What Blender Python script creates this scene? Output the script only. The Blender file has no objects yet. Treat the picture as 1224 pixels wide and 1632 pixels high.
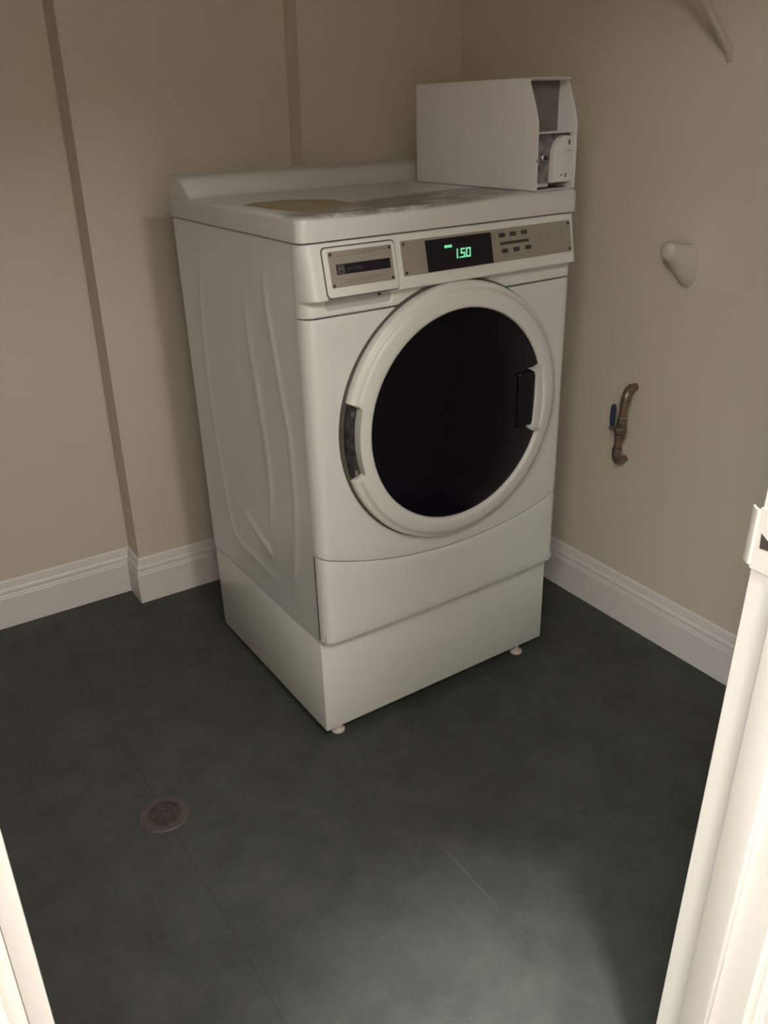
import bpy, bmesh, math, random
from mathutils import Vector, Matrix, noise
random.seed(4)
PI = math.pi
S = bpy.context.scene
C = S.collection

# ------------------------------------------------------------------ camera
cd = bpy.data.cameras.new('camera')
cam = bpy.data.objects.new('camera', cd); C.objects.link(cam)
cd.sensor_fit = 'HORIZONTAL'; cd.sensor_width = 36.0
cd.lens = 36.0 * 1348.3 / 1224.0
cd.clip_start = 0.02
M = Matrix(((0.83174061, 0.24869741, -0.4963438, -0.75544),
            (-0.55510482, 0.35945184, -0.75010201, -1.39682),
            (-0.00813673, 0.89941313, 0.43702382, 1.37114),
            (0, 0, 0, 1)))
cam.matrix_world = M
S.camera = cam

# ------------------------------------------------------------------ view, world
S.view_settings.view_transform = 'Standard'
S.view_settings.look = 'None'
S.view_settings.gamma = 1
S.view_settings.use_curve_mapping = False
S.view_settings.exposure = -0.2
W_ = bpy.data.worlds.new('world'); S.world = W_; W_.use_nodes = True
W_.node_tree.nodes['Background'].inputs[0].default_value = (0.02, 0.02, 0.02, 1)

# ------------------------------------------------------------------ unseen hallway lamps, added to balance the light in the room
def area(name, loc, size, power, col, rot=(0, 0, 0), size_y=None, spread=180):
    l = bpy.data.lights.new(name, 'AREA'); l.energy = power; l.color = col
    l.shape = 'RECTANGLE'; l.size = size; l.size_y = size_y or size; l.spread = math.radians(spread)
    o = bpy.data.objects.new(name, l); o.location = loc; o.rotation_euler = rot; C.objects.link(o); return o
def spot(name, loc, target, power, col, angle, blend, radius):
    l = bpy.data.lights.new(name, 'SPOT'); l.energy = power; l.color = col
    l.spot_size = math.radians(angle); l.spot_blend = blend; l.shadow_soft_size = radius
    o = bpy.data.objects.new(name, l); o.location = loc
    o.rotation_euler = (Vector(target) - Vector(loc)).to_track_quat('-Z', 'Y').to_euler(); C.objects.link(o); return o
area('added_hall_light', (-2.00, -1.90, 2.40), 0.8, 90.0, (1.0, 0.995, 0.97), size_y=0.5)  # added to brighten the right wall while mostly missing the washer front
area('added_hall_light', (0.02, -1.90, 2.40), 0.6, 48.0, (1.0, 0.975, 0.97), size_y=0.5)  # added to brighten the back wall and the washer's left side
area('added_hall_light', (-0.95, -1.90, 2.40), 0.4, 15.0, (0.98, 1.0, 0.97), size_y=0.5)  # added fill that evens out the washer front
spot('added_hall_spot', (-0.28, -1.42, 2.38), (-0.13, -0.87, 0.0), 320.0, (0.96, 1.0, 0.90), 23, 1.0, 0.06)  # unseen spot added to make the bright pool on the floor

# ------------------------------------------------------------------ materials
def mat(name, col, rough=0.5, metal=0.0, spec=0.5, emit=None, estr=0.0, nscale=0, namt=0.0, bump=0.0, bscale=200, coat=0.0):
    m = bpy.data.materials.new(name); m.use_nodes = True
    nt = m.node_tree; b = nt.nodes['Principled BSDF']
    b.inputs['Base Color'].default_value = (*col, 1); b.inputs['Roughness'].default_value = rough
    b.inputs['Metallic'].default_value = metal; b.inputs['Specular IOR Level'].default_value = spec
    b.inputs['Coat Weight'].default_value = coat
    if emit: b.inputs['Emission Color'].default_value = (*emit, 1); b.inputs['Emission Strength'].default_value = estr
    tc = nt.nodes.new('ShaderNodeTexCoord')
    n = nt.nodes.new('ShaderNodeTexNoise'); n.inputs['Scale'].default_value = nscale or 6; n.inputs['Detail'].default_value = 6
    nt.links.new(tc.outputs['Object'], n.inputs['Vector'])
    r = nt.nodes.new('ShaderNodeMapRange'); r.inputs['From Min'].default_value = 0.3; r.inputs['From Max'].default_value = 0.7
    r.inputs['To Min'].default_value = 1 - namt; r.inputs['To Max'].default_value = 1 + namt
    nt.links.new(n.outputs['Fac'], r.inputs['Value'])
    mx = nt.nodes.new('ShaderNodeVectorMath'); mx.operation = 'SCALE'; mx.inputs[0].default_value = col
    nt.links.new(r.outputs['Result'], mx.inputs['Scale']); nt.links.new(mx.outputs['Vector'], b.inputs['Base Color'])
    if bump:
        n2 = nt.nodes.new('ShaderNodeTexNoise'); n2.inputs['Scale'].default_value = bscale; n2.inputs['Detail'].default_value = 3
        nt.links.new(tc.outputs['Object'], n2.inputs['Vector'])
        bp = nt.nodes.new('ShaderNodeBump'); bp.inputs['Strength'].default_value = bump; bp.inputs['Distance'].default_value = 0.002
        nt.links.new(n2.outputs['Fac'], bp.inputs['Height']); nt.links.new(bp.outputs['Normal'], b.inputs['Normal'])
    return m
WALL = mat('wall_paint', (0.70, 0.63, 0.53), 0.6, nscale=2.5, namt=0.02, bump=0.25, bscale=140)
CEIL = mat('ceiling_paint', (0.72, 0.68, 0.60), 0.8, bump=0.2)
TRIM = mat('white_trim_paint', (0.80, 0.78, 0.75), 0.38, nscale=4, namt=0.015)
DOORTRIM = mat('door_trim_paint', (0.69, 0.665, 0.64), 0.35, nscale=4, namt=0.01)
ENAMEL = mat('white_enamel', (0.76, 0.785, 0.76), 0.30, nscale=3, namt=0.01, coat=0.2)
ENAMEL2 = mat('white_side_enamel', (0.77, 0.795, 0.80), 0.28, nscale=3, namt=0.015, bump=0.15, bscale=500)
PLASTIC = mat('white_plastic', (0.76, 0.775, 0.745), 0.28)
GREYREC = mat('grey_plastic', (0.50, 0.51, 0.52), 0.4)
GAP = mat('dark_gap', (0.10, 0.095, 0.08), 0.7)
SILVER = mat('silver_panel', (0.42, 0.385, 0.33), 0.42, metal=0.35, nscale=60, namt=0.04)
BLACK = mat('black_panel', (0.015, 0.012, 0.018), 0.35)
GLASS = mat('dark_door_glass', (0.006, 0.005, 0.009), 0.12, spec=0.35)
PULL = mat('black_pull_recess', (0.004, 0.004, 0.008), 0.25)
BUTTON = mat('dark_button', (0.06, 0.05, 0.045), 0.5)
PRINT = mat('grey_print', (0.22, 0.20, 0.17), 0.5)
PRINTD = mat('dim_print', (0.085, 0.08, 0.085), 0.5)
GREEN = mat('green_display_light', (0.05, 0.5, 0.25), 0.5, emit=(0.30, 0.95, 0.52), estr=0.75)
DARKMETAL = mat('dark_hinge_metal', (0.06, 0.06, 0.065), 0.4, metal=0.5, nscale=60, namt=0.6)
STEEL = mat('worn_steel', (0.26, 0.235, 0.25), 0.4, metal=0.5, nscale=50, namt=0.6)
NICHE = mat('grey_niche_back', (0.17, 0.15, 0.14), 0.5, nscale=30, namt=0.12)
COINW = mat('coin_box_enamel', (0.74, 0.71, 0.70), 0.4, nscale=8, namt=0.015)
FOOT = mat('foot_plastic', (0.62, 0.53, 0.50), 0.5)
COPPER = mat('copper_pipe', (0.26, 0.15, 0.11), 0.42, metal=0.6, nscale=40, namt=0.35)
BRASS = mat('brass_fitting', (0.23, 0.175, 0.13), 0.4, metal=0.6, nscale=60, namt=0.3)
BLUE = mat('blue_lever_vinyl', (0.035, 0.05, 0.11), 0.5)
CHROME = mat('chrome_band', (0.8, 0.8, 0.78), 0.25, metal=0.9)
STRIKE = mat('painted_strike', (0.67, 0.645, 0.62), 0.35)
HOLE = mat('latch_hole', (0.05, 0.04, 0.035), 0.8)
BRACK = mat('wall_coloured_plastic', (0.64, 0.59, 0.49), 0.5)
WIRE = mat('white_wire_coating', (0.62, 0.56, 0.48), 0.4)
YELLOW = mat('yellowed_label', (0.36, 0.29, 0.17), 0.5, nscale=40, namt=0.2)
DRAIN = mat('drain_metal', (0.085, 0.074, 0.068), 0.45, metal=0.4, nscale=60, namt=0.4)
DRAINRING = mat('drain_ring', (0.082, 0.066, 0.062), 0.5, nscale=40, namt=0.2)
LAMPW = mat('added_lamp_trim', (0.8, 0.8, 0.78), 0.5)
LAMPE = mat('added_lamp_lens', (0.9, 0.9, 0.85), 0.5, emit=(1.0, 0.93, 0.83), estr=2.0)

def floor_mat():
    m = bpy.data.materials.new('dark_slate_tile'); m.use_nodes = True
    nt = m.node_tree; N = nt.nodes; L = nt.links; b = N['Principled BSDF']
    tc = N.new('ShaderNodeTexCoord'); sp = N.new('ShaderNodeSeparateXYZ'); L.new(tc.outputs['Object'], sp.inputs[0])
    def math_(op, a, b_=None, c_=None):
        n = N.new('ShaderNodeMath'); n.operation = op
        for i, v in enumerate((a, b_, c_)):
            if v is None: continue
            if isinstance(v, (int, float)): n.inputs[i].default_value = v
            else: L.new(v, n.inputs[i])
        return n.outputs[0]
    def noise_(scale, det=4, rough=0.6):
        n = N.new('ShaderNodeTexNoise'); n.inputs['Scale'].default_value = scale; n.inputs['Detail'].default_value = det
        n.inputs['Roughness'].default_value = rough; L.new(tc.outputs['Object'], n.inputs['Vector']); return n.outputs['Fac']
    wob = math_('MULTIPLY', math_('SUBTRACT', noise_(25), 0.5), 0.004)
    P = 0.438
    def joint(ax, off, w):
        t = math_('ADD', math_('DIVIDE', math_('SUBTRACT', math_('ADD', sp.outputs[ax], wob), off), P), 20.5)
        d = math_('ABSOLUTE', math_('SUBTRACT', math_('FRACT', t), 0.5))
        return math_('LESS_THAN', math_('MULTIPLY', d, P), w)
    jx = math_('MULTIPLY', joint(0, 0.031, 0.0010), math_('LESS_THAN', sp.outputs[0], 0.3)); jy = joint(1, -0.030, 0.0010)
    # joint tone: dark dirt in some, pale grit in others
    tone = N.new('ShaderNodeMapRange'); tone.inputs['From Min'].default_value = -0.25; tone.inputs['From Max'].default_value = 0.03
    L.new(sp.outputs[0], tone.inputs['Value'])
    brk = N.new('ShaderNodeMapRange'); brk.inputs['From Min'].default_value = 0.42; brk.inputs['From Max'].default_value = 0.62
    L.new(noise_(5.0, 2), brk.inputs['Value'])
    base = N.new('ShaderNodeMix'); base.data_type = 'RGBA'
    base.inputs['A'].default_value = (0.047, 0.0515, 0.048, 1); base.inputs['B'].default_value = (0.073, 0.080, 0.073, 1)
    mr = N.new('ShaderNodeMapRange'); mr.inputs['From Min'].default_value = 0.35; mr.inputs['From Max'].default_value = 0.68
    L.new(noise_(9, 8, 0.7), mr.inputs['Value']); L.new(mr.outputs[0], base.inputs['Factor'])
    jc = N.new('ShaderNodeMix'); jc.data_type = 'RGBA'
    jc.inputs['A'].default_value = (0.022, 0.022, 0.020, 1); jc.inputs['B'].default_value = (0.21, 0.21, 0.185, 1)
    L.new(tone.outputs[0], jc.inputs['Factor'])
    j = math_('MAXIMUM', jx, math_('MULTIPLY', jy, math_('MULTIPLY', math_('GREATER_THAN', sp.outputs[0], 0.1), math_('GREATER_THAN', sp.outputs[1], -0.2))))
    left = math_('LESS_THAN', sp.outputs[0], -0.25)
    scr = N.new('ShaderNodeMapRange'); scr.inputs['From Min'].default_value = 0.11; scr.inputs['From Max'].default_value = 0.04
    L.new(math_('ABSOLUTE', math_('ADD', sp.outputs[1], 0.50)), scr.inputs['Value'])
    right = math_('GREATER_THAN', sp.outputs[0], 0.35)
    wgt = math_('ADD', math_('ADD', math_('MULTIPLY', left, 0.75), math_('MULTIPLY', right, 0.30)), math_('MULTIPLY', math_('MULTIPLY', math_('SUBTRACT', 1.0, math_('MAXIMUM', left, right)), scr.outputs[0]), 0.7))
    amt = math_('MULTIPLY', j, math_('MULTIPLY', math_('ADD', wgt, 0.06), math_('ADD', math_('MULTIPLY', brk.outputs[0], 0.5), 0.5)))
    f = N.new('ShaderNodeMix'); f.data_type = 'RGBA'
    L.new(amt, f.inputs['Factor']); L.new(base.outputs['Result'], f.inputs['A']); L.new(jc.outputs['Result'], f.inputs['B'])
    # pale specks and scuffs
    sc = N.new('ShaderNodeMapRange'); sc.inputs['From Min'].default_value = 0.70; sc.inputs['From Max'].default_value = 0.80
    L.new(noise_(45, 3, 0.6), sc.inputs['Value'])
    g = N.new('ShaderNodeMix'); g.data_type = 'RGBA'; g.inputs['B'].default_value = (0.20, 0.20, 0.18, 1)
    L.new(math_('MULTIPLY', sc.outputs[0], 0.5), g.inputs['Factor']); L.new(f.outputs['Result'], g.inputs['A'])
    L.new(g.outputs['Result'], b.inputs['Base Color'])
    rr = N.new('ShaderNodeMapRange'); rr.inputs['To Min'].default_value = 0.45; rr.inputs['To Max'].default_value = 0.65
    L.new(noise_(12), rr.inputs['Value']); L.new(rr.outputs[0], b.inputs['Roughness'])
    b.inputs['Specular IOR Level'].default_value = 0.35
    bp = N.new('ShaderNodeBump'); bp.inputs['Strength'].default_value = 0.35; bp.inputs['Distance'].default_value = 0.002
    L.new(math_('SUBTRACT', noise_(60, 6, 0.7), j), bp.inputs['Height']); L.new(bp.outputs[0], b.inputs['Normal'])
    return m
FLOOR = floor_mat()

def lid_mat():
    # enamel lid; the dark wall's reflection is painted in toward the front right
    m = mat('lid_enamel_with_reflection', (0.68, 0.68, 0.66), 0.28)
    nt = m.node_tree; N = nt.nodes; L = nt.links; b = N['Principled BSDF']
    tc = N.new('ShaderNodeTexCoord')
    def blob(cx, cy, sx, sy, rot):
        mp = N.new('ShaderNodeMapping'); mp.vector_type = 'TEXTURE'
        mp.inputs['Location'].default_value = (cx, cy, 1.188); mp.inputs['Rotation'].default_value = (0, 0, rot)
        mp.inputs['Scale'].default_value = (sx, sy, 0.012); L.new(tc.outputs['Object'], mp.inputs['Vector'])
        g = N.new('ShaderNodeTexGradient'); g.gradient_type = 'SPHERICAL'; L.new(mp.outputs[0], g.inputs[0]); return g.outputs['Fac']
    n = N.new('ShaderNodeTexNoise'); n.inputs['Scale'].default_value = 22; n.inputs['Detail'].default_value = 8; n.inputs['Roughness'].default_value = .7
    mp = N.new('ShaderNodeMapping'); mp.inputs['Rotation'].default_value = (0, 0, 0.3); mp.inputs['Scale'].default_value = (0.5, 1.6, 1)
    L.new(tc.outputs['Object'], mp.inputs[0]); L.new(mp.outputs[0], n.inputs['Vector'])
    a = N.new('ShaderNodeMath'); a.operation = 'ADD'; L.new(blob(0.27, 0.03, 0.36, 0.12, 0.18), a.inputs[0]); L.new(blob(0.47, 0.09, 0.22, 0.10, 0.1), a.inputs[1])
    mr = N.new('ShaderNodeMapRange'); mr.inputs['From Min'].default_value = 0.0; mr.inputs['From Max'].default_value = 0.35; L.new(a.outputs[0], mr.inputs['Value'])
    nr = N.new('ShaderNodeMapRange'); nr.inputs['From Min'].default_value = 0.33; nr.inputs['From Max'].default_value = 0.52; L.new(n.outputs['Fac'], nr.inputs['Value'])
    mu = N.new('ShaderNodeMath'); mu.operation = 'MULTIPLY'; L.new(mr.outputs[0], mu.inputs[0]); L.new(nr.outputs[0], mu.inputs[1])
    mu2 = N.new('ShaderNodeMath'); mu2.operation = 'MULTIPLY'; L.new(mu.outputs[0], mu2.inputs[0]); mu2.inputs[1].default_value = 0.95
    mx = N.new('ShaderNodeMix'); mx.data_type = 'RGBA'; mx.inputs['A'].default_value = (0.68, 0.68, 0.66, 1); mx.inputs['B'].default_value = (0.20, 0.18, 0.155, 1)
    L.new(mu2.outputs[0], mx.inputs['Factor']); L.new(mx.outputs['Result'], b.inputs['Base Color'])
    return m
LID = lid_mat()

# ------------------------------------------------------------------ mesh helpers
def obj(name, bm, m, parent=None, smooth=False, loc=None):
    me = bpy.data.meshes.new(name)
    bmesh.ops.recalc_face_normals(bm, faces=bm.faces[:])
    bm.to_mesh(me); bm.free()
    for mm in (m if isinstance(m, (list, tuple)) else [m]): me.materials.append(mm)
    o = bpy.data.objects.new(name, me); C.objects.link(o)
    if parent: o.parent = parent
    if loc: o.location = loc
    if smooth:
        for p in me.polygons: p.use_smooth = True
        me.set_sharp_from_angle(angle=math.radians(smooth if smooth is not True else 40))
    return o
def tag(o, label=None, cat=None, group=None, kind=None):
    if label: o['label'] = label
    if cat: o['category'] = cat
    if group: o['group'] = group
    if kind: o['kind'] = kind
    return o
def empty(name, loc, label, cat):
    o = bpy.data.objects.new(name, None); C.objects.link(o); o.location = loc; o.empty_display_size = 0.1
    return tag(o, label, cat)
def struct(name, bm, m, smooth=False):
    o = obj(name, bm, m, smooth=smooth); o['kind'] = 'structure'; return o
def bevel_edges(bm, edges, w, seg):
    if w > 0 and edges: bmesh.ops.bevel(bm, geom=edges, offset=w, segments=seg, profile=0.5, affect='EDGES', clamp_overlap=True)
def box(bm, lo, hi, w=0.0, seg=2):
    t = bmesh.new()
    r = bmesh.ops.create_cube(t, size=1)
    for v in t.verts:
        v.co = Vector([lo[i] + (v.co[i] + 0.5) * (hi[i] - lo[i]) for i in range(3)])
    bevel_edges(t, t.edges[:], w, seg)
    join(bm, t)
def join(bm, t):
    me = bpy.data.meshes.new('tmp'); t.to_mesh(me); t.free(); bm.from_mesh(me); bpy.data.meshes.remove(me)
def prism(bm, pts, a0, a1, axis, w=0.0, seg=2, only_caps=False):
    """pts 2d polygon, extruded along axis (0,1,2) from a0 to a1; 2d order = remaining axes in order"""
    t = bmesh.new()
    def mk(p, a):
        l = [p[0], p[1]]; l.insert(axis, a); return Vector(l)
    v0 = [t.verts.new(mk(p, a0)) for p in pts]; v1 = [t.verts.new(mk(p, a1)) for p in pts]
    t.faces.new(v0); t.faces.new(v1[::-1])
    n = len(pts)
    for i in range(n): t.faces.new((v0[i], v0[(i + 1) % n], v1[(i + 1) % n], v1[i]))
    bmesh.ops.recalc_face_normals(t, faces=t.faces[:])
    if w:
        ed = t.edges[:]
        if only_caps:
            s0, s1 = set(v0), set(v1)
            ed = [e for e in t.edges if (e.verts[0] in s0 and e.verts[1] in s0) or (e.verts[0] in s1 and e.verts[1] in s1)]
        bevel_edges(t, ed, w, seg)
    join(bm, t)
def rrect(x0, x1, z0, z1, r, seg=6):
    p = []
    for cx, cz, a in ((x1 - r, z1 - r, 0), (x0 + r, z1 - r, 90), (x0 + r, z0 + r, 180), (x1 - r, z0 + r, 270)):
        for k in range(seg + 1):
            t = math.radians(a + 90 * k / seg); p.append((cx + r * math.cos(t), cz + r * math.sin(t)))
    return p
def lathe(bm, prof, origin, axis='z', n=64, a0=0, a1=2 * PI, rmax=None):
    """prof list of (r, h). axis z: h up; axis y: h along y (x,z plane circle)"""
    full = abs((a1 - a0) - 2 * PI) < 1e-6
    rings = []
    cnt = n if full else n + 1
    for i in range(cnt):
        a = a0 + (a1 - a0) * i / n
        row = []
        for r, h in prof:
            if rmax: r = min(r, rmax(a))
            if axis == 'z': v = (origin[0] + r * math.cos(a), origin[1] + r * math.sin(a), origin[2] + h)
            else: v = (origin[0] + r * math.cos(a), origin[1] + h, origin[2] + r * math.sin(a))
            row.append(bm.verts.new(v))
        rings.append(row)
    for i in range(n):
        A = rings[i]; B = rings[(i + 1) % cnt]
        for j in range(len(prof) - 1): bm.faces.new((A[j], B[j], B[j + 1], A[j + 1]))
    return rings
def tube(bm, path, rad, n=16, caps=True):
    P = [Vector(p) for p in path]; rings = []
    up = None
    for i, p in enumerate(P):
        t = (P[min(i + 1, len(P) - 1)] - P[max(i - 1, 0)]).normalized()
        if up is None:
            up = Vector((0, 0, 1)) if abs(t.z) < 0.9 else Vector((0, 1, 0))
        u = (up - t * up.dot(t)).normalized(); up = u; v = t.cross(u)
        r = rad[i] if isinstance(rad, (list, tuple)) else rad
        rings.append([bm.verts.new(p + (u * math.cos(2 * PI * k / n) + v * math.sin(2 * PI * k / n)) * r) for k in range(n)])
    for i in range(len(rings) - 1):
        for k in range(n): bm.faces.new((rings[i][k], rings[i][(k + 1) % n], rings[i + 1][(k + 1) % n], rings[i + 1][k]))
    if caps: bm.faces.new(rings[0]); bm.faces.new(rings[-1][::-1])
def arc(p0, pc, p1, n=8):
    a, c, b = Vector(p0), Vector(pc), Vector(p1)
    return [a * (1 - t) ** 2 + c * 2 * t * (1 - t) + b * t * t for t in [k / n for k in range(n + 1)]]
def sweep(bm, line, prof, left=True):
    """profile (offset from wall, z) swept along a 2d polyline with mitred corners; offset to the right of travel"""
    L = [Vector(p) for p in line]; rows = []
    for i, p in enumerate(L):
        d0 = (p - L[i - 1]).normalized() if i else None
        d1 = (L[i + 1] - p).normalized() if i < len(L) - 1 else None
        if d0 is None: d0 = d1
        if d1 is None: d1 = d0
        n0 = Vector((d0.y, -d0.x)); n1 = Vector((d1.y, -d1.x))
        m = (n0 + n1); m = m / max(m.dot(n0), 1e-6)
        rows.append([bm.verts.new((p.x + m.x * o, p.y + m.y * o, z)) for o, z in prof])
    k = len(prof)
    for i in range(len(rows) - 1):
        for j in range(k): bm.faces.new((rows[i][j], rows[i][(j + 1) % k], rows[i + 1][(j + 1) % k], rows[i + 1][j]))
    bm.faces.new(rows[0]); bm.faces.new(rows[-1][::-1])

# ------------------------------------------------------------------ room shell
H = 2.44
XL, XR = -1.35, 0.975
YB, YC, YD = 0.955, 0.862, 0.792      # recessed wall, boxed-out column, second step
XC, XD = -0.143, 0.440
YF0, YF1 = -1.075, -0.960             # doorway wall, hall side and room side
DX0, DX1, DH = -0.757, 0.0, 2.04      # door opening
RO0, RO1, ROH = DX0 - 0.018, DX1 + 0.018, DH + 0.018
HY = -2.35                            # far side of hallway
HX0, HX1 = -3.2, 1.6

bm = bmesh.new(); box(bm, (HX0 - .1, HY - .1, -0.12), (HX1 + .1, YB + .1, 0.0)); struct('floor', bm, FLOOR)
bm = bmesh.new(); box(bm, (HX0 - .1, HY - .1, H), (HX1 + .1, YB + .1, H + .1)); struct('ceiling', bm, CEIL)
bm = bmesh.new()
prism(bm, [(XL - .1, YB + .1), (XL - .1, YB), (XC, YB), (XC, YC), (XD, YC), (XD, YD), (XR + .1, YD), (XR + .1, YB + .1)], 0, H, 2)
struct('wall_back', bm, WALL)
bm = bmesh.new(); box(bm, (XR, YF0, 0), (XR + .1, YD, H)); struct('wall_right', bm, WALL)
bm = bmesh.new(); box(bm, (XL - .1, YF0, 0), (XL, YB, H)); struct('wall_left', bm, WALL)
bm = bmesh.new()
box(bm, (HX0, YF0, 0), (RO0, YF1, H)); box(bm, (RO1, YF0, 0), (HX1, YF1, H)); box(bm, (RO0, YF0, ROH), (RO1, YF1, H))
struct('wall_front', bm, WALL)
bm = bmesh.new()
box(bm, (HX0 - .1, HY - .1, 0), (HX1 + .1, HY, H)); box(bm, (HX0 - .1, HY, 0), (HX0, YF1, H)); box(bm, (HX1, HY, 0), (HX1 + .1, YF1, H))
struct('wall_hall', bm, WALL)

BP = [(0, 0), (0.016, 0), (0.016, 0.093), (0.0145, 0.096), (0.0145, 0.100), (0.0125, 0.104), (0.0135, 0.109), (0.0125, 0.116),
      (0.0085, 0.121), (0.0085, 0.124), (0.0065, 0.131), (0.0055, 0.140), (0.0015, 0.144), (0, 0.144)]
def base(name, line):
    b = bmesh.new(); sweep(b, line, BP); struct(name, b, TRIM, smooth=25)
base('baseboard_back', [(XL, YB), (XC, YB), (XC, YC), (XD, YC), (XD, YD), (XR, YD)])
base('baseboard_right', [(XR, YD), (XR, YF1)])
base('baseboard_left', [(XL, YF1), (XL, YB)])
base('baseboard_front', [(RO0 - .06, YF1), (XL, YF1)])

# ------------------------------------------------------------------ door frame (jambs, stops, casings)
def jamb(name, sgn, x):
    b = bmesh.new()
    x2 = x + sgn * 0.018
    box(b, (min(x, x2), YF0, 0), (max(x, x2), YF1, DH), 0.001, 1)
    xs = x - sgn * 0.0125
    box(b, (min(x, xs), -1.034, 0), (max(x, xs), -0.9985, DH - 0.0005), 0.0015, 2)
    return struct(name, b, DOORTRIM, smooth=30)
jamb('trim_1', -1, DX0)
rj = jamb('trim_2', 1, DX1)
b = bmesh.new(); box(b, (RO0, YF0, DH), (RO1, YF1, ROH), 0.001, 1)
box(b, (DX0, -1.034, DH - .0125), (DX1, -0.9985, DH), 0.0015, 2); struct('trim_3', b, DOORTRIM)
def casing(name, yside, sgn_y, rv=0.0075):
    # profile swept around the opening: (distance outward, thickness)
    b = bmesh.new()
    for sx, x in ((-1, DX0 - rv), (1, DX1 + rv)):
        pr = [(0, 0), (0, 0.008), (0.004, 0.011), (0.009, 0.012), (0.012, 0.010), (0.015, 0.013), (0.040, 0.017), (0.055, 0.017), (0.057, 0.013), (0.057, 0)]
        prism(b, [(x + sx * u, yside + sgn_y * v) for u, v in pr], 0, DH + rv, 2)
    pr = [(0, 0), (0, 0.008), (0.004, 0.011), (0.009, 0.012), (0.012, 0.010), (0.015, 0.013), (0.040, 0.017), (0.055, 0.017), (0.057, 0.013), (0.057, 0)]
    prism(b, [(yside + sgn_y * v, DH + rv + u) for u, v in pr], DX0 - rv - .057, DX1 + rv + .057, 0)
    struct(name, b, DOORTRIM, smooth=30)
casing('trim_4', YF0, -1)
casing('trim_5', YF1, 1, 0.016)
# strike plate painted over on the latch jamb, its lip wraps the room side edge
b = bmesh.new()
prism(b, rrect(-0.994, -0.9585, 0.922, 0.994, 0.003, 3), -0.0022, 0.0, 0, 0.0006, 1)
prism(b, [(-0.0022, -0.9605), (0.0, -0.9585), (0.004, -0.950), (0.007, -0.948), (0.006, -0.946), (0.0025, -0.9475), (-0.0035, -0.957), (-0.0022, -0.9605)][:-1], 0.926, 0.990, 2, 0.0005, 1)
st = obj('strike_plate', b, STRIKE, rj, smooth=30)
st['label'] = 'painted latch strike plate'
b = bmesh.new(); prism(b, [(-0.9885, 0.951), (-0.9665, 0.949), (-0.9655, 0.966)], -0.0026, -0.0018, 0); obj('latch_hole', b, HOLE, st)

# ------------------------------------------------------------------ housings for the added, unseen hallway lamps
for lx, lw, where in ((-2.00, .40, 'leftmost'), (-0.95, .20, 'middle'), (0.02, .30, 'rightmost')):
    t = empty('added_panel_lamp', (lx, -1.90, H), 'added, unseen rectangular ceiling lamp in the hallway, %s of the three' % where, 'lamp')
    b = bmesh.new()
    for lo, hi in (((-lw - .03, -.28, -.03), (lw + .03, -.25, 0)), ((-lw - .03, .25, -.03), (lw + .03, .28, 0)), ((-lw - .03, -.25, -.03), (-lw, .25, 0)), ((lw, -.25, -.03), (lw + .03, .25, 0))):
        box(b, lo, hi, 0.002, 1)
    obj('added_lamp_frame', b, LAMPW, t)
    b = bmesh.new(); box(b, (-lw, -.25, -.02), (lw, .25, -.004)); obj('added_lamp_diffuser', b, LAMPE, t)
t = empty('added_downlight', (-0.28, -1.42, H), 'added, unseen round downlight in the hallway ceiling before the doorway', 'lamp')
b = bmesh.new(); lathe(b, [(0.07, -0.001), (0.095, -0.001), (0.095, -0.006), (0.072, -0.008), (0.07, -0.001)], (0, 0, 0), n=32); obj('added_downlight_ring', b, LAMPW, t)
b = bmesh.new(); lathe(b, [(0.0, -0.0015), (0.07, -0.0015)], (0, 0, 0), n=32); obj('lens', b, LAMPE, t)

# ------------------------------------------------------------------ washing machine
ax, ay = -0.0140, 0.0144                     # slight lean of the machine
WM = empty('washing_machine', (0, 0, 0), 'white front-loading commercial washer with dark round door, standing in the corner', 'washing machine')
r1 = Vector((1, 0, -ax)).normalized(); r3 = Vector((ax, ay, 1)).normalized(); r2 = r3.cross(r1).normalized(); r1 = r2.cross(r3)
WT = Matrix(((r1.x, r2.x, r3.x, 0), (r1.y, r2.y, r3.y, 0), (r1.z, r2.z, r3.z, 0), (0, 0, 0, 1)))
WM.matrix_world = WT
Wd, Dp, Z0, ZP, ZS = 0.686, 0.590, 0.022, 0.270, 1.142

b = bmesh.new(); box(b, (0.001, 0.0, Z0), (Wd - 0.001, Dp - 0.004, ZP - 0.0012), 0.0025, 2); obj('plinth', b, ENAMEL, WM, smooth=30)
b = bmesh.new(); box(b, (0.002, 0.002, ZP), (Wd, Dp, ZS - 0.0015), 0.002, 2)
obj('cabinet', b, ENAMEL2, WM, smooth=30)

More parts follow.
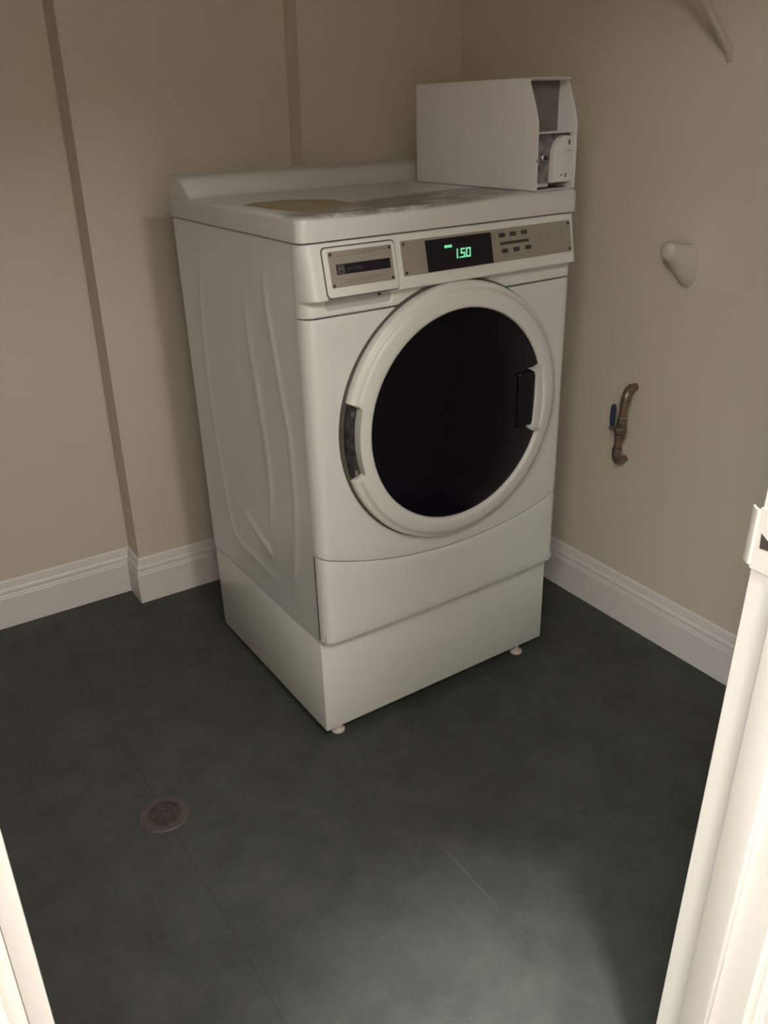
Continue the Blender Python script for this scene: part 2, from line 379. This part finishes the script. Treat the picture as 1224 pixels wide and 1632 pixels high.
# embossed side panel (left)
def seg_d(p, a, c):
    ab = (c[0] - a[0], c[1] - a[1]); l = ab[0] ** 2 + ab[1] ** 2
    t = max(0, min(1, ((p[0] - a[0]) * ab[0] + (p[1] - a[1]) * ab[1]) / l))
    return math.hypot(p[0] - a[0] - t * ab[0], p[1] - a[1] - t * ab[1]), t
ribs = [([(.440, 1.10), (.477, .924), (.486, .730), (.465, .53), (.438, .385), (.40, .362), (.181, .343)], 0.0024, .012),
        ([(.232, 1.02), (.220, .897), (.190, .710), (.185, .60), (.205, .44)], 0.0026, .013),
        ([(.134, 1.10), (.123, .985), (.094, .844), (.072, .746), (.070, .60), (.085, .47), (.118, .34)], 0.0024, .011),
        ([(.355, .47), (.205, .405)], 0.0032, .013)]
def emboss(y, z):
    h = 0
    for pl, amp, w in ribs:
        best = 0
        n = len(pl) - 1
        for i in range(n):
            d, t = seg_d((y, z), pl[i], pl[i + 1])
            s = (i + t) / n
            fade = min(1, s / .12 + .0, (1 - s) / .10 + .1)
            v = amp * math.exp(-(d / w) ** 2) * max(fade, 0)
            best = max(best, v)
        h = max(h, best)
    # gentle outward pillow between the ribs
    e = min(y - .03, .56 - y, z - .32, 1.12 - z)
    return h + 0.0012 * max(0, min(1, e / .12))
b = bmesh.new()
ny, nz = 110, 150
g = [[b.verts.new((0.0012 - emboss(.004 + (Dp - .006) * i / ny, ZP + .004 + (ZS - ZP - .008) * j / nz), .004 + (Dp - .006) * i / ny, ZP + .004 + (ZS - ZP - .008) * j / nz)) for j in range(nz + 1)] for i in range(ny + 1)]
for i in range(ny):
    for j in range(nz): b.faces.new((g[i][j], g[i][j + 1], g[i + 1][j + 1], g[i + 1][j]))
bound = [e for e in b.edges if e.is_boundary]
r = bmesh.ops.extrude_edge_only(b, edges=bound)
for v in r['geom']:
    if isinstance(v, bmesh.types.BMVert): v.co.x = 0.0035
obj('side_panel', b, ENAMEL2, WM, smooth=60)

# fascia pieces: horizontal section with rounded corners, bowed slightly in the middle
def fascia(name, zb, zt, depth, m, nx=60, nz=20, rc=0.022, y_in=0.0, parent=WM, smooth=50, extra=None, rz=0.002):
    xs = []
    for k in range(7): xs.append(rc * (1 - math.cos(PI / 2 * k / 6)))
    for k in range(1, nx): xs.append(rc + (Wd - 2 * rc) * k / nx)
    for k in range(6, -1, -1): xs.append(Wd - rc * (1 - math.cos(PI / 2 * k / 6)))
    bm = bmesh.new(); g = []
    for x in xs:
        col = []
        ex = min(x, Wd - x)
        cf = math.sqrt(max(0, 1 - (1 - ex / rc) ** 2)) if ex < rc else 1.0
        for j in range(nz + 1):
            z = zb(x) + (zt(x) - zb(x)) * j / nz
            ez = min(z - zb(x), zt(x) - z)
            dr = -0.002 * (1 - math.sqrt(max(0, 1 - (1 - min(1, ez / rz)) ** 2))) if ez < rz else 0
            d = depth(x, z) + dr
            y = y_in - d * cf
            if extra: y += extra(x, z)
            col.append(bm.verts.new((x, y, z)))
        g.append(col)
    back = [[bm.verts.new((x, y_in + 0.0015, z_(x))) for z_ in (zb, zt)] for x in xs]
    for i in range(len(xs) - 1):
        for j in range(nz): bm.faces.new((g[i][j], g[i][j + 1], g[i + 1][j + 1], g[i + 1][j]))
        bm.faces.new((g[i][0], g[i + 1][0], back[i + 1][0], back[i][0]))
        bm.faces.new((g[i][nz], back[i][1], back[i + 1][1], g[i + 1][nz]))
        bm.faces.new((back[i][0], back[i + 1][0], back[i + 1][1], back[i][1]))
    for i in (0, len(xs) - 1):
        bm.faces.new([back[i][0]] + g[i] + [back[i][1]])
    return obj(name, bm, m, parent, smooth=smooth)
bow = lambda x: 0.007 * (1 - ((x - Wd / 2) / (Wd / 2)) ** 2)
seam = lambda x: 0.434 + 0.052 * abs((x - 0.37) / 0.33) ** 2.1
flat = lambda x, z: 0.031 + bow(x)
fascia('lower_panel', lambda x: 0.283, lambda x: seam(x) - 0.0014, flat, ENAMEL, nz=16, rz=0.004)
fascia('front_panel', lambda x: seam(x) + 0.0014, lambda x: 1.0035, flat, ENAMEL, nz=40, rz=0.004)
b = bmesh.new(); box(b, (0.026, -0.026, 0.30), (Wd - 0.026, 0.004, 1.135)); obj('inner_frame', b, GAP, WM)
b = bmesh.new(); box(b, (-.0003, -0.0030, 0.284), (0.003, 0.0015, 0.497)); obj('panel_seam', b, GAP, WM)
# under-lip sloping back to the plinth
b = bmesh.new(); prism(b, [(0.0, ZP), (0.0, 0.300), (-0.024, 0.300), (-0.024, 0.2845), (-0.004, ZP)], 0.004, Wd - 0.004, 0); obj('lower_lip', b, ENAMEL, WM)

def sm(t): t = max(0, min(1, t)); return t * t * (3 - 2 * t)
def con_depth(x, z):
    bulge = 0.031 + 0.018 * (1.137 - z) / 0.085
    bl = bulge * sm((z - 1.032) / 0.010) + (0.031) * (1 - sm((z - 1.032) / 0.010))
    return bl + bow(x) * 0.35
def pocket(x, z):
    x0, x1, z0, z1, r = 0.043, 0.197, 1.0135, 1.046, 0.012
    dx = max(x0 + r - x, x - (x1 - r), 0); dz = max(z0 + r - z, 0)
    d = r - math.hypot(dx, dz)
    if z > z1: d = min(d, z1 - z)
    return (con_depth(x, z) - (0.031 + bow(x) * 0.35) + 0.004) * sm(d / 0.004)
fascia('control_console', lambda x: 1.0065, lambda x: 1.1395, con_depth, PLASTIC, nx=230, nz=90, extra=pocket, smooth=60, rz=0.003)
def cy(z, x=0.343): return -(0.031 + 0.018 * (1.137 - z) / 0.085) - bow(x) * 0.35
SL = 0.018 / 0.085
def slab(name, pts, t0, t1, m, parent, w=0.0, smooth=30):
    """flat piece lying on the slanted console face; pts (x,z); t0..t1 height off face"""
    bm = bmesh.new(); prism(bm, pts, -t1, -t0, 1, w, 2, only_caps=True)
    for v in bm.verts: v.co.y += cy(v.co.z, v.co.x)
    return obj(name, bm, m, parent, smooth=smooth)
def subdiv_rrect(x0, x1, z0, z1, r, n=16):
    p = rrect(x0, x1, z0, z1, r); out = []
    for i in range(len(p)):
        a, c = p[i], p[(i + 1) % len(p)]
        k = max(1, int(math.hypot(a[0] - c[0], a[1] - c[1]) / 0.02)); out += [(a[0] + (c[0] - a[0]) * q / k, a[1] + (c[1] - a[1]) * q / k) for q in range(k)]
    return out
dd = slab('detergent_drawer', rrect(0.0415, 0.1985, 1.0445, 1.1305, 0.008), -0.002, 0.0035, PLASTIC, WM, 0.0015)
gp = slab('drawer_gap', rrect(0.0392, 0.2005, 1.043, 1.1328, 0.009), -0.002, 0.0006, GAP, dd)
pl = slab('drawer_plate', rrect(0.0515, 0.1895, 1.0615, 1.1245, 0.001), 0.003, 0.0042, SILVER, dd)
slab('name_strip', rrect(0.065, 0.183, 1.0835, 1.1015, 0.0005), 0.004, 0.0047, BLACK, pl)
b = bmesh.new()
def addslab(bm, pts, t0, t1):
    t = bmesh.new(); prism(t, pts, -t1, -t0, 1)
    for v in t.verts: v.co.y += cy(v.co.z, v.co.x)
    join(bm, t)
# square emblem outline with an M drawn inside, and dim lettering beside it
ex, ez, es = 0.0675, 1.0855, 0.0140
for q in (rrect(ex, ex + es, ez, ez + .0012, .0004, 1), rrect(ex, ex + es, ez + es - .0012, ez + es, .0004, 1), rrect(ex, ex + .0012, ez, ez + es, .0004, 1), rrect(ex + es - .0012, ex + es, ez, ez + es, .0004, 1)): addslab(b, q, .0046, .0052)
for pp in ([(.0030, .003), (.0047, .003), (.0047, .011), (.0030, .011)], [(.0093, .003), (.0110, .003), (.0110, .011), (.0093, .011)],
           [(.0040, .011), (.0070, .0055), (.0078, .0075), (.0055, .011)], [(.0100, .011), (.0070, .0055), (.0062, .0075), (.0085, .011)]):
    addslab(b, [(ex + u, ez + v) for u, v in pp], .0046, .0052)
obj('emblem', b, PRINT, pl)
def text_mesh(s, x, z, size, t, m, parent, name):
    c = bpy.data.curves.new('txt', 'FONT'); c.body = s; c.size = size; c.extrude = 0.0002; c.space_character = 1.05
    o = bpy.data.objects.new('txt', c); C.objects.link(o); bpy.context.view_layer.update()
    me = bpy.data.meshes.new_from_object(o.evaluated_get(bpy.context.evaluated_depsgraph_get()))
    bpy.data.objects.remove(o)
    for v in me.vertices:
        X, Z, T = x + v.co.x, z + v.co.y, v.co.z
        v.co = (X, cy(Z, X) - t - T, Z)
    me.materials.clear(); me.materials.append(m)
    o = bpy.data.objects.new(name, me); C.objects.link(o); o.parent = parent; return o
text_mesh('MAYTAG', 0.086, 1.0890, 0.0085, 0.0049, PRINTD, pl, 'lettering')
# small print lines and screws on the drawer plate
for zz, xa, xb in ((1.1150, .070, .150), (1.1185, .100, .175), (1.0720, .082, .170), (1.0685, .082, .135)):
    b = bmesh.new(); x = xa
    while x < xb:
        l = random.uniform(.004, .009); addslab(b, [(x, zz), (x + l, zz), (x + l, zz + .0012), (x, zz + .0012)], .004, .0045); x += l + .0022
    obj('small_print', b, PRINT, pl)
def screw(x, z, t, parent):
    b = bmesh.new(); prism(b, [(x + .0032 * math.cos(k * PI / 6), z + .0032 * math.sin(k * PI / 6)) for k in range(12)], -t - .0012, -t, 1, .0004, 1)
    for v in b.verts: v.co.y += cy(z, x)
    obj('screw', b, BUTTON, parent, smooth=30)
for x, z in ((.0560, 1.1195), (.0560, 1.0655), (.1850, 1.0660), (.1850, 1.1200)): screw(x, z, .0042, pl)
b = bmesh.new()
vs = [b.verts.new((x, -(0.031 + bow(x) * 0.35) + 0.0032, z)) for x, z in rrect(0.0445, 0.1955, 1.0145, 1.0432, 0.011)]
b.faces.new(vs); r = bmesh.ops.extrude_face_region(b, geom=b.faces[:])
for v in r['geom']:
    if isinstance(v, bmesh.types.BMVert): v.co.y += 0.003
obj('pocket_liner', b, GREYREC, WM)
b = bmesh.new(); box(b, (0.163, -0.0330, 1.0320), (0.170, -0.024, 1.0355), 0.0008, 1); obj('drawer_catch', b, BLACK, dd)
# display strip
def strip(name, x0, x1, z0, z1, t0, t1, m, parent, n):
    bm = bmesh.new(); rows = []
    for i in range(n + 1):
        x = x0 + (x1 - x0) * i / n
        rows.append([bm.verts.new((x, cy(z, x) - t, z)) for z, t in ((z0, t0), (z0, t1), (z1, t1), (z1, t0))])
    for i in range(n):
        for j in range(4): bm.faces.new((rows[i][j], rows[i][(j + 1) % 4], rows[i + 1][(j + 1) % 4], rows[i + 1][j]))
    bm.faces.new(rows[0]); bm.faces.new(rows[-1][::-1])
    return obj(name, bm, m, parent, smooth=30)
cp = strip('control_panel', 0.213, 0.661, 1.0630, 1.1270, -0.002, 0.0010, SILVER, WM, 40)
disp = strip('display', 0.2705, 0.4365, 1.0640, 1.1228, 0.0, 0.0016, BLACK, cp, 16)
SEG = {'0': 'abcdef', '1': 'bc', '5': 'afgcd'}
def digit(bm, ch, x, z, w, h, t=.0029):
    for s in SEG[ch]:
        c = {'a': (x, x + w, z + h - t, z + h), 'd': (x, x + w, z, z + t), 'g': (x, x + w, z + h / 2 - t / 2, z + h / 2 + t / 2),
             'f': (x, x + t, z + h / 2, z + h), 'e': (x, x + t, z, z + h / 2), 'b': (x + w - t, x + w, z + h / 2, z + h), 'c': (x + w - t, x + w, z, z + h / 2)}[s]
        sh = lambda xx, zz: (xx + (zz - z) * .12, zz)
        addslab(bm, [sh(c[0], c[2]), sh(c[1], c[2]), sh(c[1], c[3]), sh(c[0], c[3])], .0015, .0022)
b = bmesh.new()
digit(b, '1', .3370, 1.0825, .0090, .0180); digit(b, '5', .3530, 1.0825, .0110, .0180); digit(b, '0', .3665, 1.0825, .0120, .0180)
addslab(b, [(.3490, 1.0825), (.3513, 1.0825), (.3513, 1.085), (.3490, 1.085)], .0015, .0022)
obj('digits', b, GREEN, disp)['label'] = 'glowing green 1.50 readout'
b = bmesh.new()
for k in range(4): addslab(b, [(.3155 + k * .0048, 1.1045), (.3195 + k * .0048, 1.1045), (.3198 + k * .0048, 1.1095), (.3158 + k * .0048, 1.1095)], .0015, .0022)
obj('status_light', b, GREEN, disp)
for x, z in ((.4655, 1.1140), (.4955, 1.1145), (.5265, 1.1150), (.4700, 1.0835), (.5015, 1.0840), (.5345, 1.0845)):
    slab('button', rrect(x - .0085, x + .0085, z - .0042, z + .0042, .003), 0.0, .0026, BUTTON, cp, .0008)
strip('indicator_strip', .4590, .5370, 1.0955, 1.1010, 0.0, .0018, BUTTON, cp, 8)
for x in (.466, .498, .531):
    b = bmesh.new(); addslab(b, [(x, 1.0735), (x + .010, 1.0735), (x + .010, 1.0748), (x, 1.0748)], .0009, .0013)
    obj('printed_mark', b, PRINT, cp)
slab('round_switch', rrect(.2330, .2420, 1.0895, 1.0985, .0044), 0.0, .0022, SILVER, cp, .0006)
for x, z in ((.2195, 1.1210), (.2195, 1.0690), (.6545, 1.1210), (.6545, 1.0690)): screw(x, z, .0010, cp)

# lid with raised rear ledge
b = bmesh.new()
t = bmesh.new(); prism(t, rrect(-0.003, Wd + .002, -0.0345, Dp + .008, 0.020, 6), 1.1432, 1.1885, 2, 0.0)
top = [e for e in t.edges if e.verts[0].co.z > 1.18 and e.verts[1].co.z > 1.18]; bevel_edges(t, top, 0.011, 5); join(b, t)
t = bmesh.new(); prof = [(.448, 1.187)] + [(.448 + .085 * k / 8, 1.187 + .042 * sm(k / 8)) for k in range(1, 9)] + [(Dp + .002, 1.231), (Dp + .008, 1.226), (Dp + .008, 1.150), (.448, 1.150)]
prism(t, prof, 0.0, Wd - 0.001, 0)
bevel_edges(t, [e for e in t.edges if abs(e.verts[0].co.x - e.verts[1].co.x) < 1e-6 and (e.verts[0].co.z > 1.18 or e.verts[1].co.z > 1.18)], 0.012, 4); join(b, t)
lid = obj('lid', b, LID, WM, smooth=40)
b = bmesh.new(); prism(b, [(.020, .235), (.060, .262), (.130, .265), (.200, .195), (.190, .065), (.145, .080), (.100, .045), (.045, .020), (.030, .090)], 1.1884, 1.1889, 2); obj('sticker', b, YELLOW, lid)['label'] = 'yellowed worn label on the lid'

# round door
DC = (0.345, 0, 0.755)
door = bpy.data.objects.new('door', None); C.objects.link(door); door.parent = WM; door.empty_display_size = .1
ha0, ha1 = math.radians(164.5), math.radians(197.5)
def rm(a):
    a = a % (2 * PI)
    return 0.2585 if ha0 < a < ha1 else 9
b = bmesh.new()
prof = [(.2825, -.034), (.2835, -.050), (.2820, -.0545), (.2790, -.0570), (.2740, -.0585), (.2715, -.0600), (.2690, -.0645), (.2660, -.0672), (.2600, -.0690), (.250, -.0705), (.240, -.0718), (.2345, -.0712), (.2320, -.0690), (.2305, -.062), (.2300, -.040)]
lathe(b, prof, DC, 'y', n=240, rmax=rm); obj('door_ring', b, PLASTIC, door, smooth=50)
b = bmesh.new(); lathe(b, [(0.2, -.0395), (.2875, -.0395), (.2875, -.030)], DC, 'y', n=120); obj('gap_shadow_ring', b, GAP, door)  # dark ring stands in for the thin shadow around the door
b = bmesh.new(); lathe(b, [(0.0002, -.0715), (.08, -.0708), (.15, -.0690), (.20, -.0665), (.231, -.063)], DC, 'y', n=120); obj('door_glass', b, GLASS, door, smooth=60)
b = bmesh.new()
lathe(b, [(.2590, -.036), (.2590, -.048), (.2790, -.046), (.2800, -.036)], DC, 'y', n=24, a0=ha0 + .01, a1=ha1 - .01)
hg = obj('hinge', b, DARKMETAL, door, smooth=40); hg['label'] = 'dark metal hinge in a notch of the white ring'
for a in (168, 195):
    a = math.radians(a); b = bmesh.new(); box(b, (DC[0] + .2685 * math.cos(a) - .004, -.0515, DC[2] + .2685 * math.sin(a) - .006), (DC[0] + .2685 * math.cos(a) + .004, -.047, DC[2] + .2685 * math.sin(a) + .006), .001, 1)
    obj('hinge_screw', b, STEEL, hg)
b = bmesh.new()
pts = [(.5270, .8290), (.5430, .8280), (.5760, .8360), (.600, .842), (.612, .76), (.600, .674), (.5740, .6770), (.5560, .6790), (.5430, .6815), (.5310, .6900), (.5265, .6975), (.5330, .6970), (.5405, .6960), (.5440, .7050), (.5470, .760), (.5470, .8100), (.5430, .8200)]
prism(b, pts, -.0785, -.060, 1, .0018, 3, only_caps=True)
for v in b.verts:   # the pull drops back into the ring at its outer edge
    rr = math.hypot(v.co.x - DC[0], v.co.z - DC[2]); v.co.y += 0.017 * sm((rr - .228) / .034) if v.co.y < -.070 else 0
obj('door_handle', b, PLASTIC, door, smooth=40)
b = bmesh.new(); prism(b, rrect(.500, .549, .694, .822, .006), -.0730, -.060, 1, .0008, 1); obj('handle_recess', b, PULL, door)

# levelling feet: each reaches the floor under the leaning machine
for x, y in ((.040, .016), (.612, .016), (.045, .55), (.64, .55)):
    p = WT @ Vector((x, y, 0)); fl = -p.z
    b = bmesh.new(); lathe(b, [(.0001, fl), (.0165, fl), (.0170, fl + .004), (.013, fl + .008), (.006, fl + .0095), (.006, Z0 + .003), (.0001, Z0 + .003)], (x, y, 0), n=24)
    obj('levelling_foot', b, FOOT, WM, smooth=40)

# ------------------------------------------------------------------ coin box on the lid
CB = empty('coin_box', (0, 0, 0), 'tall white metal coin box standing on the right side of the washer lid', 'coin box')
CB.matrix_world = WT @ Matrix.Translation((0, 0, 0.0005))
cx0, cx1, cyb, cz0, cz1 = .572, .682, .405, 1.1890, 1.4030
side = [(-.022, cz0), (-.020, 1.318), (-.010, 1.350), (.014, cz1), (cyb, cz1), (cyb, cz0)]
T = .0016
b = bmesh.new()
prism(b, side, cx0, cx0 + T, 0, .0004, 1); prism(b, side, cx1 - T, cx1, 0, .0004, 1)
box(b, (cx0, .010, cz1 - T), (cx1, cyb, cz1 + .0002)); box(b, (cx0, cyb - T, cz0), (cx1, cyb, cz1)); box(b, (cx0, -.018, cz0), (cx1, cyb, cz0 + T))
prism(b, [(.002, cz1 - .004), (.012, cz1 + .0002), (.016, cz1 + .0002), (.010, cz1 - .006)], cx0, cx1, 0)
obj('housing', b, COINW, CB)
b = bmesh.new(); box(b, (cx0 + T, .038, 1.300), (cx1 - T, .041, cz1 - T)); obj('niche_back', b, NICHE, CB)
b = bmesh.new(); box(b, (cx0 + T, -.014, 1.2990), (cx1 - T, .041, 1.3020), .0005, 1); obj('niche_shelf', b, COINW, CB)
b = bmesh.new(); box(b, (cx0 + T, .000, cz0 + .010), (cx1 - T, .003, 1.2990)); mp = obj('meter_plate', b, STEEL, CB)
b = bmesh.new(); xx0, xx1 = .6250, cx1 - T - .001
prism(b, [(xx0, 1.203), (xx1, 1.203), (xx1, 1.292), (xx0 + .028, 1.294), (xx0 + .016, 1.289), (xx0 + .006, 1.278), (xx0 + .001, 1.264)], -.0165, .001, 1, .002, 3, only_caps=True)
co = obj('coin_mechanism', b, COINW, CB, smooth=40)
b = bmesh.new(); box(b, (.6620, -.0178, 1.2760), (.6665, -.016, 1.2850), .0004, 1); obj('coin_slot', b, BUTTON, co)
b = bmesh.new(); box(b, (.650, -.0172, 1.2640), (xx1 - .002, -.016, 1.2648)); obj('panel_seam', b, PRINT, co)
for x0, x1, z0, z1 in ((.6440, .6480, 1.2150, 1.2185), (.6560, .6600, 1.2120, 1.2195)):
    b = bmesh.new(); box(b, (x0, -.0172, z0), (x1, -.016, z1)); obj('printed_mark', b, PRINT, co)
b = bmesh.new(); lathe(b, [(.0001, -.010), (.0075, -.010), (.0095, -.008), (.0100, .001)], (.605, 0, 1.2520), 'y', n=24); lk = obj('lock', b, STEEL, CB, smooth=30)
b = bmesh.new(); lathe(b, [(.0001, -.0112), (.0045, -.0112), (.0045, -.009)], (.605, 0, 1.2520), 'y', n=16); obj('keyhole', b, BLACK, lk)
b = bmesh.new(); box(b, (cx0 + .010, -.010, cz0 + .006), (.6165, .002, cz0 + .014), .002, 2); obj('coin_tray', b, GREYREC, CB, smooth=30)
b = bmesh.new(); lathe(b, [(.0001, -.0035), (.0028, -.003), (.0035, 0.0)], (cx0 + .0005, -.020, 1.2480), 'y', n=12); obj('rivet', b, CHROME, CB, smooth=40)

# ------------------------------------------------------------------ shut-off valve pipe on the right wall
PV = empty('water_pipe', (XR, 0.015, 0.58), 'short copper pipe with shut-off valve looping out of the right wall', 'pipe')
def off(p): return Vector(p) - Vector(PV.location)
xp = .930
b = bmesh.new()
top_path = [off(p) for p in [(xp, .012, .600), (xp, .011, .640)] + arc((xp, .010, .655), (xp + .002, .008, .690), (XR - .014, .016, .692), 8) + [(XR + .001, .018, .692)]]
tube(b, top_path, .0102); obj('upper_pipe', b, COPPER, PV, smooth=50)
b = bmesh.new()
tube(b, [off(p) for p in arc((xp, .010, .652), (xp + .001, .008, .691), (XR - .018, .015, .692), 8)], .0125)
obj('upper_elbow', b, BRASS, PV, smooth=50)
b = bmesh.new(); tube(b, [off((xp, .0118, .602)), off((xp, .0115, .615))], .0122); obj('pipe_collar', b, BRASS, PV, smooth=50)
b = bmesh.new(); tube(b, [off((xp, .0118, .6175)), off((xp, .0117, .6205))], .0118); obj('pipe_band', b, CHROME, PV, smooth=50)
b = bmesh.new()
low = [(xp, .016, .566), (xp, .017, .530)] + arc((xp, .017, .520), (xp, .017, .492), (xp + .024, .021, .489), 8) + [(XR + .001, .024, .488)]
tube(b, [off(p) for p in low], .0102); obj('lower_pipe', b, COPPER, PV, smooth=50)
b = bmesh.new(); tube(b, [off(p) for p in [(xp, .017, .530)] + arc((xp, .017, .518), (xp, .017, .492), (xp + .026, .021, .489), 8)], .0125); obj('lower_elbow', b, BRASS, PV, smooth=50)
b = bmesh.new()
tube(b, [off((xp, .013, z)) for z in (.603, .601, .594, .592, .586, .576, .570, .568, .560, .558)], [.0105, .0145, .0145, .0125, .0165, .0165, .0125, .0145, .0145, .0105], n=8)
vb = obj('valve_body', b, BRASS, PV, smooth=20)
b = bmesh.new(); tube(b, [off((xp - .002, .013, .584)), off((xp - .008, .036, .584))], [.008, .006], n=12); tube(b, [off((xp - .008, .035, .584)), off((xp - .009, .041, .584))], .0075, n=6); obj('valve_stem', b, BRASS, vb, smooth=30)
b = bmesh.new()
prism(b, [(0, -.006), (.004, -.008), (.010, .010), (.011, .045), (.009, .056), (.005, .060), (.000, .058), (-.003, .045), (-.002, .010)], -.0045, .0045, 0, .0015, 2)
for v in b.verts: v.co = off((xp - .008 + v.co.x, .0330 + v.co.y, .590 + v.co.z))
obj('lever_handle', b, BLUE, PV, smooth=40)['label'] = 'dark blue lever handle'

# ------------------------------------------------------------------ wall bracket (rounded, wall coloured)
BK = empty('wall_bracket', (XR, -.085, 1.02), 'rounded wall-coloured plastic bracket on the right wall above the pipe', 'bracket')
b = bmesh.new(); rings = []
def ring(cx, cyy, cz, ry, rz_, n=28):
    return [b.verts.new((cx + (-.012 * math.sin(2 * PI * k / n)) * 0, cyy + ry * math.cos(2 * PI * k / n), cz + rz_ * math.sin(2 * PI * k / n))) for k in range(n)]
secs = [(.000, -.008, -.004, .0300, .0520), (-.010, -.007, -.001, .0285, .0490), (-.025, -.004, .008, .0260, .0400), (-.042, .002, .020, .0240, .0310), (-.052, .006, .029, .0235, .0255),
        (-.060, .007, .032, .0225, .0230), (-.066, .0075, .033, .0195, .0200), (-.0695, .008, .0335, .0130, .0135), (-.071, .008, .034, .0050, .0050)]
for s in secs: rings.append(ring(*s))
for i in range(len(rings) - 1):
    for k in range(28): b.faces.new((rings[i][k], rings[i][(k + 1) % 28], rings[i + 1][(k + 1) % 28], rings[i + 1][k]))
b.faces.new(rings[0]); b.faces.new(rings[-1])
obj('bracket_body', b, BRACK, BK, smooth=60)
b = bmesh.new(); tt = bmesh.new(); prism(tt, rrect(-.042, .028, -.056, .056, .012), -.002, 0.0005, 0, .0008, 1, only_caps=True); join(b, tt); obj('wall_plate', b, WALL, BK, smooth=30)

# ------------------------------------------------------------------ wire shelf: its diagonal brace shows at the top right
SH = empty('wire_shelf', (XR, -.12, 1.45), 'white wire shelf above the frame, its diagonal brace meeting the upper right wall', 'shelf')
b = bmesh.new()
prism(b, [(0, -.012), (0, .018), (-.004, .018), (-.300, .262), (-.300, .246), (-.012, .004), (-.004, -.012)], -.006, .006, 1, .0015, 2)
obj('brace', b, WIRE, SH, smooth=30)
b = bmesh.new()
tube(b, [(-.006, -.50, .258), (-.006, .88, .258)], .003, n=8); tube(b, [(-.300, -.50, .258), (-.300, .88, .258)], .004, n=8); tube(b, [(-.305, -.50, .232), (-.305, .88, .232)], .003, n=8)
for k in range(52):
    y = -.49 + k * 1.36 / 51; tube(b, [(-.004, y, .261), (-.302, y, .261), (-.307, y, .232)], .0016, n=5)
obj('wire_deck', b, WIRE, SH)
for y in (-.4, .1, .6):
    b = bmesh.new(); box(b, (-.012, y - .008, .245), (0, y + .008, .268), .001, 1); obj('wall_clip', b, WIRE, SH)

# ------------------------------------------------------------------ floor drain
FD = empty('floor_drain', (-.408, -.008, 0), 'small round floor drain with rusty pink rim in the dark tiles', 'drain')
b = bmesh.new(); lathe(b, [(.036, .0005), (.036, .0022), (.039, .0030), (.050, .0030), (.053, .0010), (.053, .0003)], (0, 0, 0), n=48); obj('rim', b, DRAINRING, FD, smooth=30)
b = bmesh.new()
lathe(b, [(.0001, .0008), (.036, .0008)], (0, 0, 0), n=40); obj('sump', b, HOLE, FD)
b = bmesh.new()
for r0, r1 in ((.0001, .006), (.0115, .0155), (.0215, .0255), (.031, .0362)):
    lathe(b, [(r0, .0012), (r0, .0024), (r1, .0024), (r1, .0012)], (0, 0, 0), n=36)
for k in range(8):
    a = k * PI / 4; t = bmesh.new(); box(t, (0.003, -.0022, .0012), (.034, .0022, .0022))
    t.transform(Matrix.Rotation(a, 4, 'Z')); join(b, t)
obj('grate', b, DRAIN, FD)
